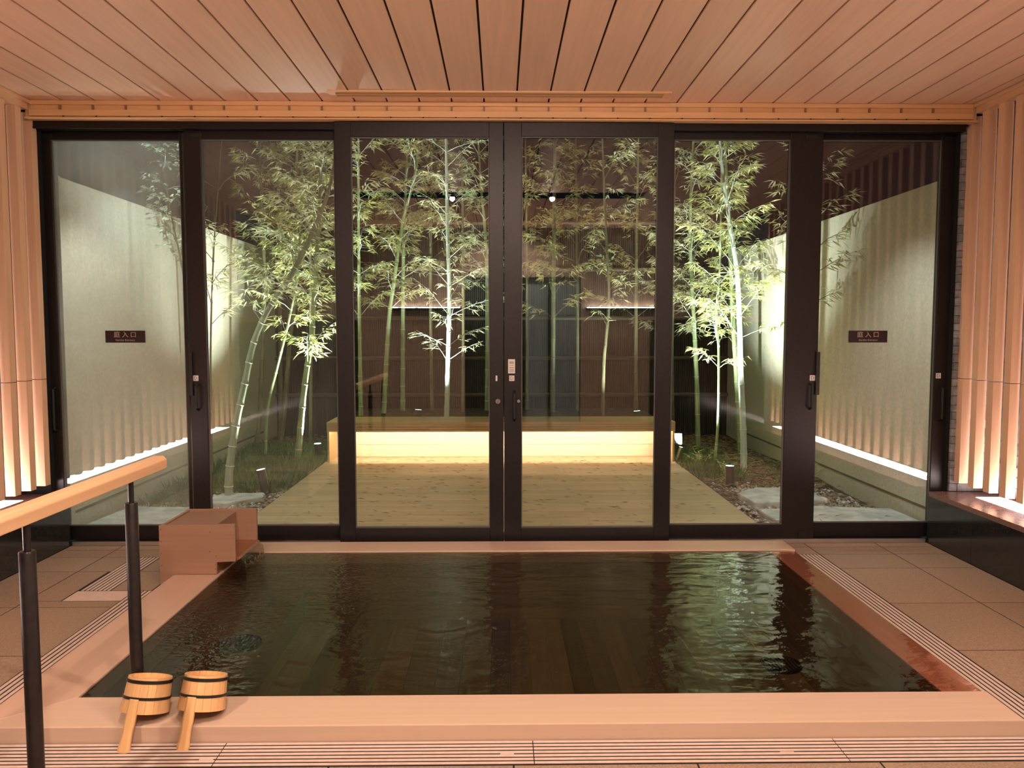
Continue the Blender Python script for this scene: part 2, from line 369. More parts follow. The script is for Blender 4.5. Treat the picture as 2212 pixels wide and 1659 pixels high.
# ---- trims: header over doors, crown along the side walls
t1 = B('trim_1', -2.83, 2.89, 4.775, 4.83, 2.617, ZC-.001, 'trimx', kind='structure')
B('moulding', -2.80, 2.86, 4.757, 4.775, 2.694, 2.719, 'trimx', t1, bevel=.002)
B('moulding', -2.80, 2.86, 4.755, 4.775, 2.627, 2.664, 'trimx', t1, bevel=.002)
B('moulding', -2.82, 2.89, 4.748, 4.775, 2.612, 2.6195, 'trimx', t1)
k = -14
while k < 15:
    x = (k+.5)*.194
    if -2.7 < x < 2.8:
        B('spacer_block', x-.005, x+.005, 4.762, 4.775, 2.664, 2.694, 'box', t1)
        B('notch', x+.022, x+.030, 4.7485, 4.756, 2.6195, 2.627, 'void', t1)
    k += 1
for nm, x0, x1, xa in (('trim_2', -2.87, -2.805, -2.79), ('trim_3', 2.875, 2.94, 2.86)):
    s = -1 if x0 < 0 else 1
    t = B(nm, x0, x1, YB, 4.757, ZC-.058, ZC-.001, 'trimy', kind='structure')
    B('moulding', min(xa, x0 if s > 0 else x1), max(xa, x0 if s > 0 else x1), YB, 4.757, ZC-.022, ZC-.002, 'trimy', t)

# ---- side walls: grey brick plane, cedar slats (two lengths each)
slat_lo = slat_hi = None
for nm, s, xi in (('wall_left', -1, XL), ('wall_right', 1, XR)):
    xw = -3.09 if s < 0 else 3.14
    wl = B(nm, min(xw, xw+s*.12), max(xw, xw+s*.12), YB, 4.95, 0, ZC+.1, 'brick', kind='structure')
    for k in range(24):
        yc = 4.838-.1505*k
        z0l = .392 if yc > 1.45 else 1.60
        if yc > 1.45: B('slat', min(xi, xi+s*.056), max(xi, xi+s*.056), yc-.028, yc+.028, z0l, 1.052, 'slat', wl, bevel=.001)
        zz = 1.0555 if yc > 1.45 else 1.60
        B('slat', min(xi, xi+s*.056), max(xi, xi+s*.056), yc-.028, yc+.028, zz, ZC-.058, 'slat', wl, bevel=.001)
    # the split bricks seen low between the slats: rows on the wall plane near the ledge light
    for r_ in range(5):
        for c_ in range(14):
            y0 = 4.80-.215*c_-(.1 if r_ % 2 else 0); z0 = .335+.066*r_
            d = rnd.uniform(.004, .014)
            B('brick', min(xw, xw-s*d), max(xw, xw-s*d), y0-.205, y0, z0, z0+.058, 'brick', wl)
# front return walls beside the doors
wf = MB(); wf.box(2.86, 3.14, 4.885, 5.1, 0, ZC); wf.box(-3.09, -2.83, 4.885, 5.1, 0, ZC); wf.box(-3.09, 3.14, 4.83, 5.1, 2.64, ZC+.1)
wfo = obj('wall_front', wf, 'void', kind='structure')
z = .333; r_ = 0
while z < 2.58:
    h = .052+rnd.uniform(-.008, .008); x = 2.862
    for j, wd in enumerate((.085, .085, .10) if r_ % 2 else (.05, .11, .11)):
        B('brick', x+.001, x+wd-.001, 4.868-rnd.uniform(0, .008), 4.885, z, z+h-.003, 'brick', wfo)
        x += wd
    z += h; r_ += 1

# ---- stone ledges with glowing panels
for s, xf, xb, lb in ((-1, -2.71, -3.085, 'left'), (1, 2.73, 3.135, 'right')):
    t = thing('stone_ledge', 'low polished black stone ledge with a glowing panel along the %s slatted wall' % lb, 'stone ledge', ((xf+xb)/2, 3.1, 0))
    x0, x1 = min(xf, xb), max(xf, xb)
    ys = [1.45, 2.2, 2.95, 3.7, 4.40, 4.865]
    for i in range(5):
        B('stone_panel', xf if s > 0 else xf-.03, xf+.03 if s > 0 else xf, ys[i]+.001, ys[i+1]-.001, 0.001, .30, 'stone', t)
        B('top_slab', x0, x1, ys[i]+.001, ys[i+1]-.001, .30, .318, 'ledgetop', t)
    B('core', x0+.035, x1-.035, 1.47, 4.85, .001, .30, 'void', t)
    a, b = (2.925, 3.085) if s > 0 else (-3.045, -2.885)
    ft = MB(); ft.box(x0, a, 1.45, 4.865, .318, .33) if s > 0 else ft.box(b, x1, 1.45, 4.865, .318, .33)
    ft.box(b, x1, 1.45, 4.865, .318, .33) if s > 0 else ft.box(x0, a, 1.45, 4.865, .318, .33)
    ft.box(a, b, 4.69, 4.865, .318, .33)
    obj('top_frame', ft, 'ledgetop', t)
    B('light_panel', a, b, 1.5, 4.69, .318, .329, 'ledge_em', t)

# ---- back wall with blue glass door and clock (seen only in the reflections)
wb = MB(); wb.box(-3.2, -.48, -.95, -.8, 0, ZC+.1); wb.box(1.08, 3.3, -.95, -.8, 0, ZC+.1); wb.box(-.48, 1.08, -.95, -.8, 2.07, ZC+.1); wb.box(-.48, 1.08, -1.0, -.95, 0, 2.07)
wbo = obj('wall_back', wb, 'brown', kind='structure')
B('dark_opening', -.48, .29, -.95, -.93, 0.001, 2.07, 'void', wbo)
d7 = B('door_7', .29, 1.07, -.90, -.87, .002, 2.05, 'bluedoor', kind='structure')
B('stile', .29, .34, -.87, -.85, .002, 2.05, 'black', d7); B('stile', .64, .68, -.87, -.85, .002, 2.05, 'black', d7)
ck = thing('wall_clock', 'round grey wall clock with a black rim on the brown back wall', 'clock', (1.33, -.79, 2.2))
cx, cz = 1.33, 2.33
c = MB(); c.tube([(cx, -.797, cz), (cx, -.765, cz)], .155, 28); obj('face', c, 'clockface', ck)
c = MB(); c.tube([(cx, -.798, cz), (cx, -.755, cz)], .17, 28, cap=False); c.tube([(cx, -.755, cz), (cx, -.7549, cz)], [.17, .155], 28, cap=False); obj('clock_rim', c, 'black', ck)
for a, L_ in ((60, .12), (200, .085)):
    c = MB(); c.tube([(cx, -.762, cz), (cx+math.sin(R(a))*L_, -.762, cz+math.cos(R(a))*L_)], .004, 4); obj('clock_hand', c, 'black', ck)
for x0, x1, lb in ((-1.45, -.52, 'left of the dark opening'), (1.14, 2.3, 'right of the blue door')):
    t = thing('wall_uplight', 'slim linear uplight on the brown back wall, '+lb, 'wall light', ((x0+x1)/2, -.76, 1.66))
    B('light_housing', x0, x1, -.799, -.73, 1.62, 1.66, 'frame', t)
    B('light_strip', x0+.02, x1-.02, -.785, -.745, 1.66, 1.668, 'strip_em', t)
# washing-bay screens (dark, rounded top corner) reflected in the doors
for s, x0, x1, lb in ((-1, -2.82, -1.5, 'left'), (1, 1.6, 2.89, 'right')):
    poly = []
    xi, xo = (x1, x0) if s < 0 else (x0, x1)
    poly = [(xo, 0.001), (xo, 1.49)]
    for i in range(7):
        a = R(90-15*i); poly.append((xi+(-.09 if s < 0 else .09)+(.09*math.cos(a))*(1 if s < 0 else -1), 1.40+.09*math.sin(a)))
    poly.append((xi, .001))
    t = thing('washing_bay_screen', 'dark stone screen with a rounded top corner in front of the %s washing bay' % lb, 'screen', ((x0+x1)/2, 1.3, 0))
    obj('stone_slab', MB().prism(poly, 1.28, 1.34), 'stone', t)
    B('top_board', min(xo, xo-s*.75), max(xo, xo-s*.75), 1.345, 1.445, 1.45, 1.50, 'rimx', t)

# ------------------------------------------------------------------ garden doors
head = B('trim_4', -2.83, 2.862, 4.83, 5.0, 2.585, 2.64, 'frame', kind='structure')
for y in (4.826, 4.86, 4.92): B('track_rail', -2.82, 2.86, y, y+.012, 2.572, 2.586, 'frame', head)
sill = B('trim_5', -2.71, 2.728, 4.865, 5.05, -.0012, .018, 'frame', kind='structure')
B('track_rail', -2.7, 2.72, 4.862, 4.872, .0, .026, 'alu', sill)
def leafdoor(nm, x0, x1, gx0, gx1, y, z0, z1, gz0, gz1, pane, d=.045):
    g = MB(); g.box(gx0-.006, gx1+.006, y+.018, y+.026, gz0-.006, gz1+.006)
    o = obj(nm, g, pane, kind='structure')
    B('stile', x0, gx0, y, y+d, z0, z1, 'frame', o, bevel=.002)
    B('stile', gx1, x1, y, y+d, z0, z1, 'frame', o, bevel=.002)
    B('rail', gx0, gx1, y, y+d, z0, gz0, 'frame', o, bevel=.002)
    B('rail', gx0, gx1, y, y+d, gz1, z1, 'frame', o, bevel=.002)
    sl = MB(); w_ = .006
    sl.box(gx0, gx0+w_, y+.008, y+.017, gz0, gz1); sl.box(gx1-w_, gx1, y+.008, y+.017, gz0, gz1)
    sl.box(gx0+w_, gx1-w_, y+.008, y+.017, gz0, gz0+w_); sl.box(gx0+w_, gx1-w_, y+.008, y+.017, gz1-w_, gz1)
    obj('glazing_bead', sl, 'frame_in', o)
    return o
d1 = leafdoor('door_1', -2.86, -1.965, -2.775, -1.985, 4.93, .02, 2.60, .110, 2.530, 'panefog')
d2 = leafdoor('door_2', -1.935, -.96, -1.832, -1.02, 4.872, .02, 2.585, .122, 2.522, 'panefog2')
d3 = leafdoor('door_3', -1.003, .019, -.905, -.067, 4.80, .03, 2.612, .124, 2.522, 'pane')
d4 = leafdoor('door_4', .023, 1.058, .129, .961, 4.80, .03, 2.612, .122, 2.528, 'pane')
d5 = leafdoor('door_5', 1.02, 2.00, 1.075, 1.797, 4.872, .02, 2.585, .118, 2.532, 'pane', )
d6 = leafdoor('door_6', 1.985, 2.862, 2.012, 2.775, 4.93, .02, 2.60, .113, 2.546, 'pane')
def handle(par, x, y, z0, z1, side):
    m = MB(); m.tube([(x, y, z0), (x, y-.035, z0+.012), (x, y-.035, z1-.012), (x, y, z1)], .008, 8)
    obj('pull_handle', m, 'black', par, smooth=True, label='black bow pull handle')
handle(d2, -1.888, 4.871, .86, 1.02, 1); handle(d5, 1.955, 4.871, .86, 1.02, 1)
handle(d6, 2.815, 4.929, .78, 1.00, 1); handle(d1, -2.80, 4.929, .72, 1.0, 1); handle(d4, .085, 4.799, .80, .98, 1)
B('stop_bumper', 1.985, 2.008, 4.855, 4.872, .95, 1.22, 'black', d5); B('stop_bumper', -1.935, -1.915, 4.855, 4.872, .95, 1.22, 'black', d2)
B('catch_plate', -.045, -.02, 4.795, 4.80, 1.135, 1.142, 'black', d3)
for dd, x, z in ((d2, -1.86, 2.545), (d5, 1.93, 2.55), (d1, -2.80, 2.55), (d6, 2.80, 2.56)):
    B('guide_block', x-.035, x+.035, (4.866 if dd in (d2, d5) else 4.924), (4.872 if dd in (d2, d5) else 4.93), z-.013, z+.013, 'black', dd, bevel=.003)
B('corner_stop', 1.90, 1.95, 4.866, 4.872, .03, .075, 'black', d5)
for dd, x, y, z in ((d2, -1.90, 4.8715, 1.058), (d5, 1.968, 4.8715, 1.056), (d4, .070, 4.7995, 1.060), (d6, 2.802, 4.9295, 1.066)):
    s = B('pull_sticker', x-.016, x+.016, y-.0012, y, z-.017, z+.017, 'white', dd, label='small white square sticker')
    fr = MB(); fr.box(x-.009, x-.006, y-.002, y-.0012, z-.011, z+.011); fr.box(x-.006, x+.001, y-.002, y-.0012, z+.008, z+.011); fr.box(x-.006, x+.001, y-.002, y-.0012, z-.011, z-.008); fr.box(x+.005, x+.008, y-.002, y-.0012, z-.009, z+.009)
    obj('sticker_print', fr, 'ink', s)
B('tag_strip', -.030, -.019, 4.798, 4.80, 1.043, 1.077, 'white', d3, label='narrow pale strip')
s = B('notice_sticker', .047, .090, 4.7985, 4.80, 1.090, 1.182, 'white', d4, label='upright white notice sticker')
B('sticker_print', .047, .090, 4.7975, 4.7985, 1.178, 1.182, 'sign', s)
for z, h in ((1.150, .014), (1.138, .003), (1.122, .007), (1.108, .007), (1.098, .005)): B('sticker_print', .054, .083, 4.7977, 4.7985, z, z+h, mat('faded_ink%d' % int(z*1000), (.40, .37, .37), .6), s)
m = MB(); m.tube([(-.016, 4.80, .918), (-.016, 4.785, .918)], .0155, 20); lc = obj('lock_cylinder', m, 'chrome', d3, smooth=True, label='round chrome key lock')
B('keyhole', -.0175, -.0145, 4.7835, 4.785, .910, .926, 'ink', lc)
m = MB(); m.tube([(.112, 4.80, .918), (.112, 4.792, .918)], .010, 12); obj('lock_cylinder', m, 'chrome', d4, smooth=True, label='small chrome lock seen edge-on')

# signs stuck on the outer panes
for x, pos, dd in ((-2.362, 'left', d1), (2.347, 'right', d6)):
    t = thing('garden_entrance_sign', 'dark plate reading GARDEN ENTRANCE on the far %s glass panel' % pos, 'sign', (x, 4.945, 1.278))
    B('sign_plate', x-.1245, x+.1245, 4.9405, 4.9455, 1.278, 1.354, 'sign', t, bevel=.001)
    text('lettering', '庭 入 口', .040, 'signtext', t, (x, 4.9398, 1.3265))
    text('lettering', 'Garden Entrance', .0175, 'signtext', t, (x, 4.9398, 1.294))

# ------------------------------------------------------------------ bath
bath = thing('sunken_bath', 'large sunken cypress bath with a broad pale wooden rim in front of the doors', 'bath', (0, 3.6, -.4))
def quad(name, pts, z0, z1, m, bevel=.003, **k): return obj(name, MB().prism(pts, z0, z1, 'z'), m, bath, bevel, **k)
RX0, RX1, RY0, RY1 = -1.743, 1.752, 2.488, 4.732
IX0, IX1, IY0, IY1 = -1.50, 1.60, 2.70, 4.525
quad('rim_board', [(RX0, RY0), (RX1, RY0), (RX1, IY0), (IX0, IY0)], -.02, .055, 'rimx')
quad('rim_board', [(RX0, RY1), (RX1, RY1), (RX1-.0, IY1), (IX0, IY1)], -.02, .055, 'rimx')
quad('rim_board', [(RX0, RY0+.0006), (IX0-.0006, IY0), (IX0-.0006, IY1), (RX0, RY1-.0006)], -.02, .0548, 'rimy')
quad('rim_board', [(IX1, IY0+.0005), (RX1, IY0+.0005), (RX1, IY1-.0005), (IX1, IY1-.0005)], -.02, .042, 'rimwet', label='wet dark reddish rim board under a film of water')
for i in range(4):
    z0 = -.36+.085*i; z1 = z0+.083
    B('wall_plank', IX0-.03, IX1+.03, IY0-.03, IY0, z0, z1, 'bathwall', bath); B('wall_plank', IX0-.03, IX1+.03, IY1, IY1+.03, z0, z1, 'bathwall', bath)
    B('wall_plank', IX0-.03, IX0, IY0, IY1, z0, z1, 'bathwall', bath); B('wall_plank', IX1, IX1+.03, IY0, IY1, z0, z1, 'bathwall', bath)
x = IX0
while x < IX1-.01:
    wd = min(rnd.choice((.10, .12, .15)), IX1-x); B('floor_plank', x+.001, x+wd-.001, IY0, IY1, -.385, -.36, 'bathfloor', bath); x += wd
B('under_floor', -1.6, 1.7, 2.6, 4.6, -.42, -.386, 'void', bath)
B('step_board', IX0, IX1, IY0, IY0+.10, -.36, -.05, 'bathwall', bath)
B('step_board', IX0, IX0+.34, IY0+.10, IY1, -.36, -.19, 'bathwall', bath)
for cx, cy, mm, lb in ((-1.40+.12, 3.75, 'black', 'black round grating'), (1.435, 3.86, 'chrome', 'chrome round grating')):
    zb = -.19 if cx < 0 else -.36
    g = obj('water_grating', MB().lathe([(.0005, .004), (.092, .004), (.10, .014), (.105, 0)], 28, c=(cx, cy, zb)), 'black', bath, label=lb, smooth=True)
    for i in range(-4, 5):
        h = math.sqrt(max(.088**2-(i*.019)**2, 0)); B('grating_bar', cx+i*.019-.004, cx+i*.019+.004, cy-h, cy+h, zb+.006, zb+.014, mm, g)
wv = MB(); nx, ny = 60, 40
for j in range(ny+1):
    for i in range(nx+1): wv.v.append((IX0+(IX1-IX0)*i/nx, IY0+(IY1-IY0)*j/ny, .0465))
wv.f = [(j*(nx+1)+i, j*(nx+1)+i+1, (j+1)*(nx+1)+i+1, (j+1)*(nx+1)+i) for j in range(ny) for i in range(nx)]
wo = obj('bath_water', wv, 'water', smooth=True, fix=False)
tag(wo, 'dark brown-green still water filling the bath to its rim', 'water')

wf_ = MB(); nx, ny = 6, 40
for j in range(ny+1):
    for i in range(nx+1): wf_.v.append((IX1+(RX1-.002-IX1)*i/nx, IY0+(IY1-IY0)*j/ny, .0465-.004*max(0, i-4)/2))
wf_.f = [(j*(nx+1)+i, j*(nx+1)+i+1, (j+1)*(nx+1)+i+1, (j+1)*(nx+1)+i) for j in range(ny) for i in range(nx)]
obj('overflow_film', wf_, 'waterthin', wo, smooth=True, fix=False, label='thin sheet of water running over the right rim')

# spout box
sb = thing('water_spout_box', 'cedar box with an open spout standing on the far left rim of the bath', 'spout box', (-1.6, 4.28, 0))
prof = [(-1.815, .0), (-1.815, .322), (-1.413, .326), (-1.413, .125), (-1.513, .121), (-1.515, .0565), (-1.7445, .0565), (-1.7445, .0)]
obj('front_panel', MB().prism(prof, 4.094, 4.112), 'box', sb, bevel=.0015)
obj('back_panel', MB().prism(prof, 4.462, 4.48), 'box', sb, bevel=.0015)
B('end_panel', -1.815, -1.797, 4.112, 4.462, 0.001, .318, 'box', sb, bevel=.001)
B('lid', -1.797, -1.53, 4.112, 4.462, .296, .311, 'box', sb, bevel=.001, label='recessed top board')
B('inner_board', -1.55, -1.532, 4.112, 4.462, .15, .295, 'box', sb)
obj('spout_tray', MB().prism([(-1.79, .135), (-1.405, .128), (-1.395, .136), (-1.405, .143), (-1.79, .15)], 4.112, 4.462), 'boxwet', sb, label='dark wet spout tray')
B('lower_board', -1.533, -1.515, 4.112, 4.462, .057, .134, 'boxwet', sb)
for px, pz in ((-1.805, .30), (-1.805, .235), (-1.805, .17), (-1.805, .105), (-1.545, .285), (-1.55, .18), (-1.515, .155), (-1.52, .11), (-1.52, .085)):
    m = MB(); m.tube([(px, 4.0945, pz), (px, 4.0928, pz)], .0035, 8); obj('wooden_plug', m, 'boxwet', sb)

st = MB()
for i in range(9):
    f = i/8; x = -1.396+.035*math.sqrt(f); z = .134-.088*f
    for j in range(13):
        y = 4.125+.325*j/12; st.v.append((x+.003*math.sin(j*2.1+i*.7), y+.004*math.sin(i*1.3+j), z))
st.f = [(i*13+j, i*13+j+1, (i+1)*13+j+1, (i+1)*13+j) for i in range(8) for j in range(12)]
o = obj('water_trickle', st, 'waterthin', smooth=True, fix=False); tag(o, 'thin clear sheet of water falling from the spout box into the bath', 'water')

# ------------------------------------------------------------------ handrail
hr = thing('handrail', 'wooden handrail on dark metal posts at the left side of the bath', 'handrail', (-1.27, 2.2, 0))
sec = [(-.030, .842), (.030, .842), (.030, .876), (.018, .889), (-.018, .889), (-.030, .876)]
m = MB(); m.prism([(-1.27+a, b) for a, b in sec], 1.0, 2.885); obj('rail', m, 'rail', hr, bevel=.003)
for py, zb in ((2.705, .055), (2.07, 0.0005), (1.25, .0005)):
    if py == 2.705: py = 2.66
    m = MB(); m.lathe([(.0005, .762), (.019, .762), (.021, .758), (.021, 0), (.0005, 0)], 16, c=(-1.27, py, zb if zb > .01 else 0))
    if zb > .01: m.v = [(a, b, zb+(c_-zb)*(.762-zb)/.762) for a, b, c_ in m.v]
    p = obj('post', m, 'steelpost', hr, smooth=True)
    m = MB(); m.tube([(-1.27, py, .757), (-1.27, py, .842)], .0095, 12); obj('post_neck', m, 'steelpost', p, smooth=True)
    m = MB(); m.lathe([(.021, 0), (.032, 0), (.032, .006), (.021, .008)], 20, c=(-1.27, py, zb)); obj('base_plate', m, 'steelpost', p, smooth=True)

# ------------------------------------------------------------------ upturned one-handled pails
def pail(loc, rot, az, label):
    t = thing('wooden_pail', label, 'pail', (0, 0, 0))
    # local: opening plane z=0 (downwards), bottom board near z=.112, handle towards -y and down
    r0, r1, H, th, n = .077, .069, .110, .009, 18
    rA = lambda z: r0+(r1-r0)*z/H
    ha = -math.pi/2+az
    for k in range(n):
        a0 = 2*math.pi*k/n+ha-math.pi/n+.004; a1 = 2*math.pi*(k+1)/n+ha-math.pi/n-.004
        m = MB(); q = []
        for z in (0, H):
            for a in (a0, (a0+a1)/2, a1):
                for r in (rA(z), rA(z)-th): m.v.append((r*math.cos(a), r*math.sin(a), z))
        f = [(0, 2, 8, 6), (2, 4, 10, 8), (1, 7, 9, 3), (3, 9, 11, 5), (0, 6, 7, 1), (4, 5, 11, 10), (6, 8, 9, 7), (8, 10, 11, 9), (0, 1, 3, 2), (2, 3, 5, 4)]
        m.f = f; obj('stave', m, 'pail', t)
    obj('bottom_board', MB().lathe([(.0005, H-.012), (r1-th, H-.012), (r1-th, H-.022), (.0005, H-.022)], 28), 'pail', t)
    for z, h_ in ((H-.012, .011), (.047, .009)):
        obj('hoop', MB().lathe([(rA(z)+.0004, z-h_/2), (rA(z)+.0028, z-h_/2+.001), (rA(z)+.0028, z+h_/2-.001), (rA(z)+.0004, z+h_/2)], 36), 'hoop', t, smooth=True)
    # handle: long stave running past the opening
    ring = [(.046, .0165), (.0, .0175), (-.03, .0185), (-.055, .0165), (-.085, .0185), (-.105, .0215), (-.118, .0195), (-.121, .015)]
    m = MB(); e = Vector((math.cos(ha), math.sin(ha), 0)); u = Vector((-math.sin(ha), math.cos(ha), 0))
    for z, hw in ring:
        c0 = e*(rA(z)+.001)
        for (ou, oe) in ((-hw, .000), (-hw*.55, .006), (hw*.55, .006), (hw, .000), (hw, -.008), (-hw, -.008)):
            p = c0+u*ou+e*oe; m.v.append((p.x, p.y, z))
    k = 6
    for i in range(len(ring)-1):
        for j in range(k): m.f.append((i*k+j, i*k+(j+1) % k, (i+1)*k+(j+1) % k, (i+1)*k+j))
    m.f += [tuple(range(k)), tuple((len(ring)-1)*k+j for j in reversed(range(k)))]
    obj('handle', m, 'pail', t, bevel=.0015)
    t.rotation_euler = rot; t.location = loc; WL[t.name] = Vector(loc)
    return t
pail((-1.195, 2.548, .0805), (R(-17), R(5), R(0)), -.16, 'upturned wooden pail, the left one by the handrail post')
pail((-1.01, 2.56, .0815), (R(-17), R(4), R(0)), -.18, 'upturned wooden pail, the right one on the front rim')

# ------------------------------------------------------------------ garden
for bx0, bx1, lb in ((-2.925, -1.78, 'left'), (1.78, 2.975, 'right')):
    gp = MB(); nx, ny = 24, 90
    for j in range(ny+1):
        for i in range(nx+1):
            x = bx0+(bx1-bx0)*i/nx; y = 5.11+5.0*j/ny
            gp.v.append((x, y, -.03+.02*math.sin(x*3.1+y*2.3)+.015*math.sin(x*7+1)*math.cos(y*5)))
    gp.f = [(j*(nx+1)+i, j*(nx+1)+i+1, (j+1)*(nx+1)+i+1, (j+1)*(nx+1)+i) for j in range(ny) for i in range(nx)]
    go = obj('garden_soil', gp, 'soil', smooth=True, fix=False, kind='stuff'); tag(go, 'dark soil of the %s garden bed, between deck and cream wall' % lb, 'soil')
# side walls
for s, x, lb in ((-1, -2.93, 'left'), (1, 2.99, 'right')):
    t = thing('garden_wall', 'tall cream plastered wall along the %s edge of the garden' % lb, 'wall', (x, 7.5, -.1))
    x0, x1 = (x-.15, x) if s < 0 else (x, x+.15)
    B('wall_slab', x0, x1, 5.10, 10.6, -.12, 2.375, 'plaster', t, bevel=.004)
    xa, xb = (x, x+.012) if s < 0 else (x-.012, x)
    B('end_pilaster', xa, xb, 5.10, 5.28, -.1, 2.375, 'plaster', t)
    B('groove_strip', (x if s < 0 else x-.003), (x+.003 if s < 0 else x), 5.33, 9.6, .10, .118, 'plastergroove', t)
# deck
dk = thing('garden_deck', 'wooden deck leading from the doors out to the lit bench', 'deck', (0, 6.5, 0))
DZ = .03
y = 5.06; i = 0
while y < 8.13:
    wd = .0945; offs = [(-1.77, -.62, .62, 1.77), (-1.77, -.05, 1.12, 1.77), (-1.77, -1.1, .35, 1.77)][i % 3]
    for j in range(3): B('deck_board', offs[j]+.0008, offs[j+1]-.0008, y, min(y+wd-.002, 8.148), DZ-.025, DZ+rnd.uniform(-.0005, .0005), 'deck', dk)
    y += wd; i += 1
sk = MB(); sk.box(-1.765, 1.765, 5.06, 8.14, -.12, DZ-.026); obj('joist_frame', sk, 'void', dk)
# bench
bn = thing('garden_bench', 'long wooden bench with a light strip glowing under its seat', 'bench', (0, 8.0, DZ))
for i in range(4):
    y0 = 7.752+i*.1285
    for x0, x1 in ((-1.74, -.65), (-.65, .62), (.62, 1.76)): B('seat_plank', x0+.001, x1-.001, y0, y0+.126, .418, .442, 'bench', bn, bevel=.002)
for z0, z1 in ((.345, .3695), (.3705, .393), (.394, .4185)):
    for x0, x1 in ((-1.74, -.72), (-.72, 1.135), (1.135, 1.76)): B('fascia_board', x0+.001, x1-.001, 7.755, 7.778, z0, z1-.002, 'bench', bn, bevel=.002)
for z0, z1 in ((DZ+.001, .158), (.160, .29), (.292, .417)):
    for x0, x1 in ((-1.74, -.01), (-.01, 1.76)): B('riser_board', x0+.001, x1-.001, 8.15, 8.172, z0, z1-.001, 'benchr', bn, bevel=.001)
B('fascia_light_stop', -1.739, 1.759, 7.7782, 7.780, .346, .4175, 'bench', bn)  # hidden strip added to keep light from leaking between the fascia boards
B('light_strip', -1.7, 1.72, 7.7802, 7.794, .396, .412, 'bench_em', bn)
for x in (-1.74, 1.742): B('end_board', x, x+.018, 7.79, 8.15, DZ+.001, .417, 'bench', bn)
# raised bed behind bench + fence
rb = B('raised_planting_bed', -1.77, 1.77, 8.19, 9.9, -.12, .37, 'soil'); tag(rb, 'raised dark planting bed directly behind the long bench', 'planting bed')
fn = thing('bamboo_fence', 'dark fence of thin bamboo canes with horizontal rails closing the garden', 'fence', (0, 10.2, 0))
fm = MB(); x = -3.05
while x < 3.1:
    fm.tube([(x, 10.2+rnd.uniform(-.004, .004), -.1), (x, 10.2, 2.95+rnd.uniform(-.02, .02))], .012, 5); x += .0255
obj('canes', fm, 'fence', fn, kind='stuff', smooth=True)
for z in (.52, 1.0, 1.52, 2.15, 2.75):
    m = MB(); m.tube([(-3.05, 10.165, z), (3.1, 10.165, z)], .026, 8); obj('fence_rail', m, 'fencerail', fn, smooth=True)
B('fence_backing', -3.1, 3.15, 10.23, 10.26, -.1, 2.9, 'void', fn)

# stepping stones
def flag(pts, z0, z1, label):
    c = sum((Vector(p) for p in pts), Vector((0, 0)))/len(pts); P = []
    for i, p in enumerate(pts):
        q = pts[(i+1) % len(pts)]
        for f in (0, .34, .67): P.append((p[0]+(q[0]-p[0])*f+rnd.uniform(-.012, .012), p[1]+(q[1]-p[1])*f+rnd.uniform(-.012, .012)))
    o = obj('stepping_stone', MB().prism(P, z0, z1, 'z'), 'flag', bevel=.012); return tag(o, label, 'stone', 'flat stepping stones')
flag([(-2.36, 5.98), (-2.28, 6.32), (-1.94, 6.34), (-1.90, 6.20), (-2.12, 5.96)], -.06, .03, 'flat grey stone beside the left edge of the deck')
flag([(-2.85, 5.3), (-2.80, 5.85), (-2.2, 5.80), (-2.05, 5.4), (-2.2, 5.22)], -.06, .03, 'broad grey stone close outside the left glass panel')
flag([(1.96, 5.85), (1.92, 6.20), (2.14, 6.42), (2.55, 6.40), (2.52, 5.95)], -.06, .045, 'thick grey stone beside the right edge of the deck')
flag([(1.95, 5.25), (1.93, 5.70), (2.45, 5.82), (2.92, 5.72), (2.95, 5.25)], -.06, .025, 'broad grey stone close outside the right glass panel')
o = obj('white_cap', MB().lathe([(.0005, .03), (.085, .03), (.09, .024), (.09, 0)], 28, c=(2.50, 6.06, .0)), 'lid', smooth=True); tag(o, 'round white ground cap behind the right stepping stone', 'cap')
o.location.z = .0
# gravel and litter
def inbed(side):
    while True:
        x = rnd.uniform(1.82, 2.86)*side; y = rnd.uniform(5.15, 10.0)
        return x, y
pm = MB()
for i in range(1500):
    s = rnd.choice((-1, 1)); x, y = inbed(s)
    if y > 6.9: y = 5.2+(y-5.2)*.3
    r = rnd.uniform(.010, .028); n0 = len(pm.v); h = rnd.uniform(.5, .8)
    z = -.012
    for a in range(5): pm.v.append((x+r*math.cos(a*1.257+i), y+r*math.sin(a*1.257+i), z))
    pm.v.append((x, y, z+r*h*1.1)); 
    for a in range(5): pm.f.append((n0+a, n0+(a+1) % 5, n0+5))
o = obj('gravel', pm, 'pebble', fix=False, kind='stuff'); tag(o, 'small pale and dark pebbles around the stepping stones', 'gravel')
lm = MB()
for i in range(9000):
    s = rnd.choice((-1, 1)); x, y = inbed(s)
    if s < 0 and y > 6.7 and rnd.random() < .6: continue
    a = rnd.uniform(0, 6.28); d = Vector((math.cos(a), math.sin(a), rnd.uniform(-.1, .35))); L_ = rnd.uniform(.04, .09)
    lm.leaf(Vector((x, y, rnd.uniform(-.015, .02))), d, Vector((rnd.uniform(-.5, .5), rnd.uniform(-.5, .5), 1)), L_, .0045)
o = obj('leaf_litter', lm, 'litter', fix=False, kind='stuff'); tag(o, 'dry straw-coloured bamboo leaves littering the garden beds', 'leaf litter')
dm = MB()
for i in range(420):
    x, y = rnd.uniform(-1.7, 1.7), rnd.uniform(5.1, 8.1)
    a = rnd.gauss(0, .5); d = Vector((math.cos(a), math.sin(a), .04))
    dm.leaf(Vector((x, y, DZ+.003)), d, Vector((0, rnd.uniform(-.2, .2), 1)), rnd.uniform(.04, .10), .004)
o = obj('fallen_leaf', dm, 'litter', fix=False, kind='stuff'); tag(o, 'dry fallen bamboo leaves scattered over the deck', 'leaf litter')
gm = MB()
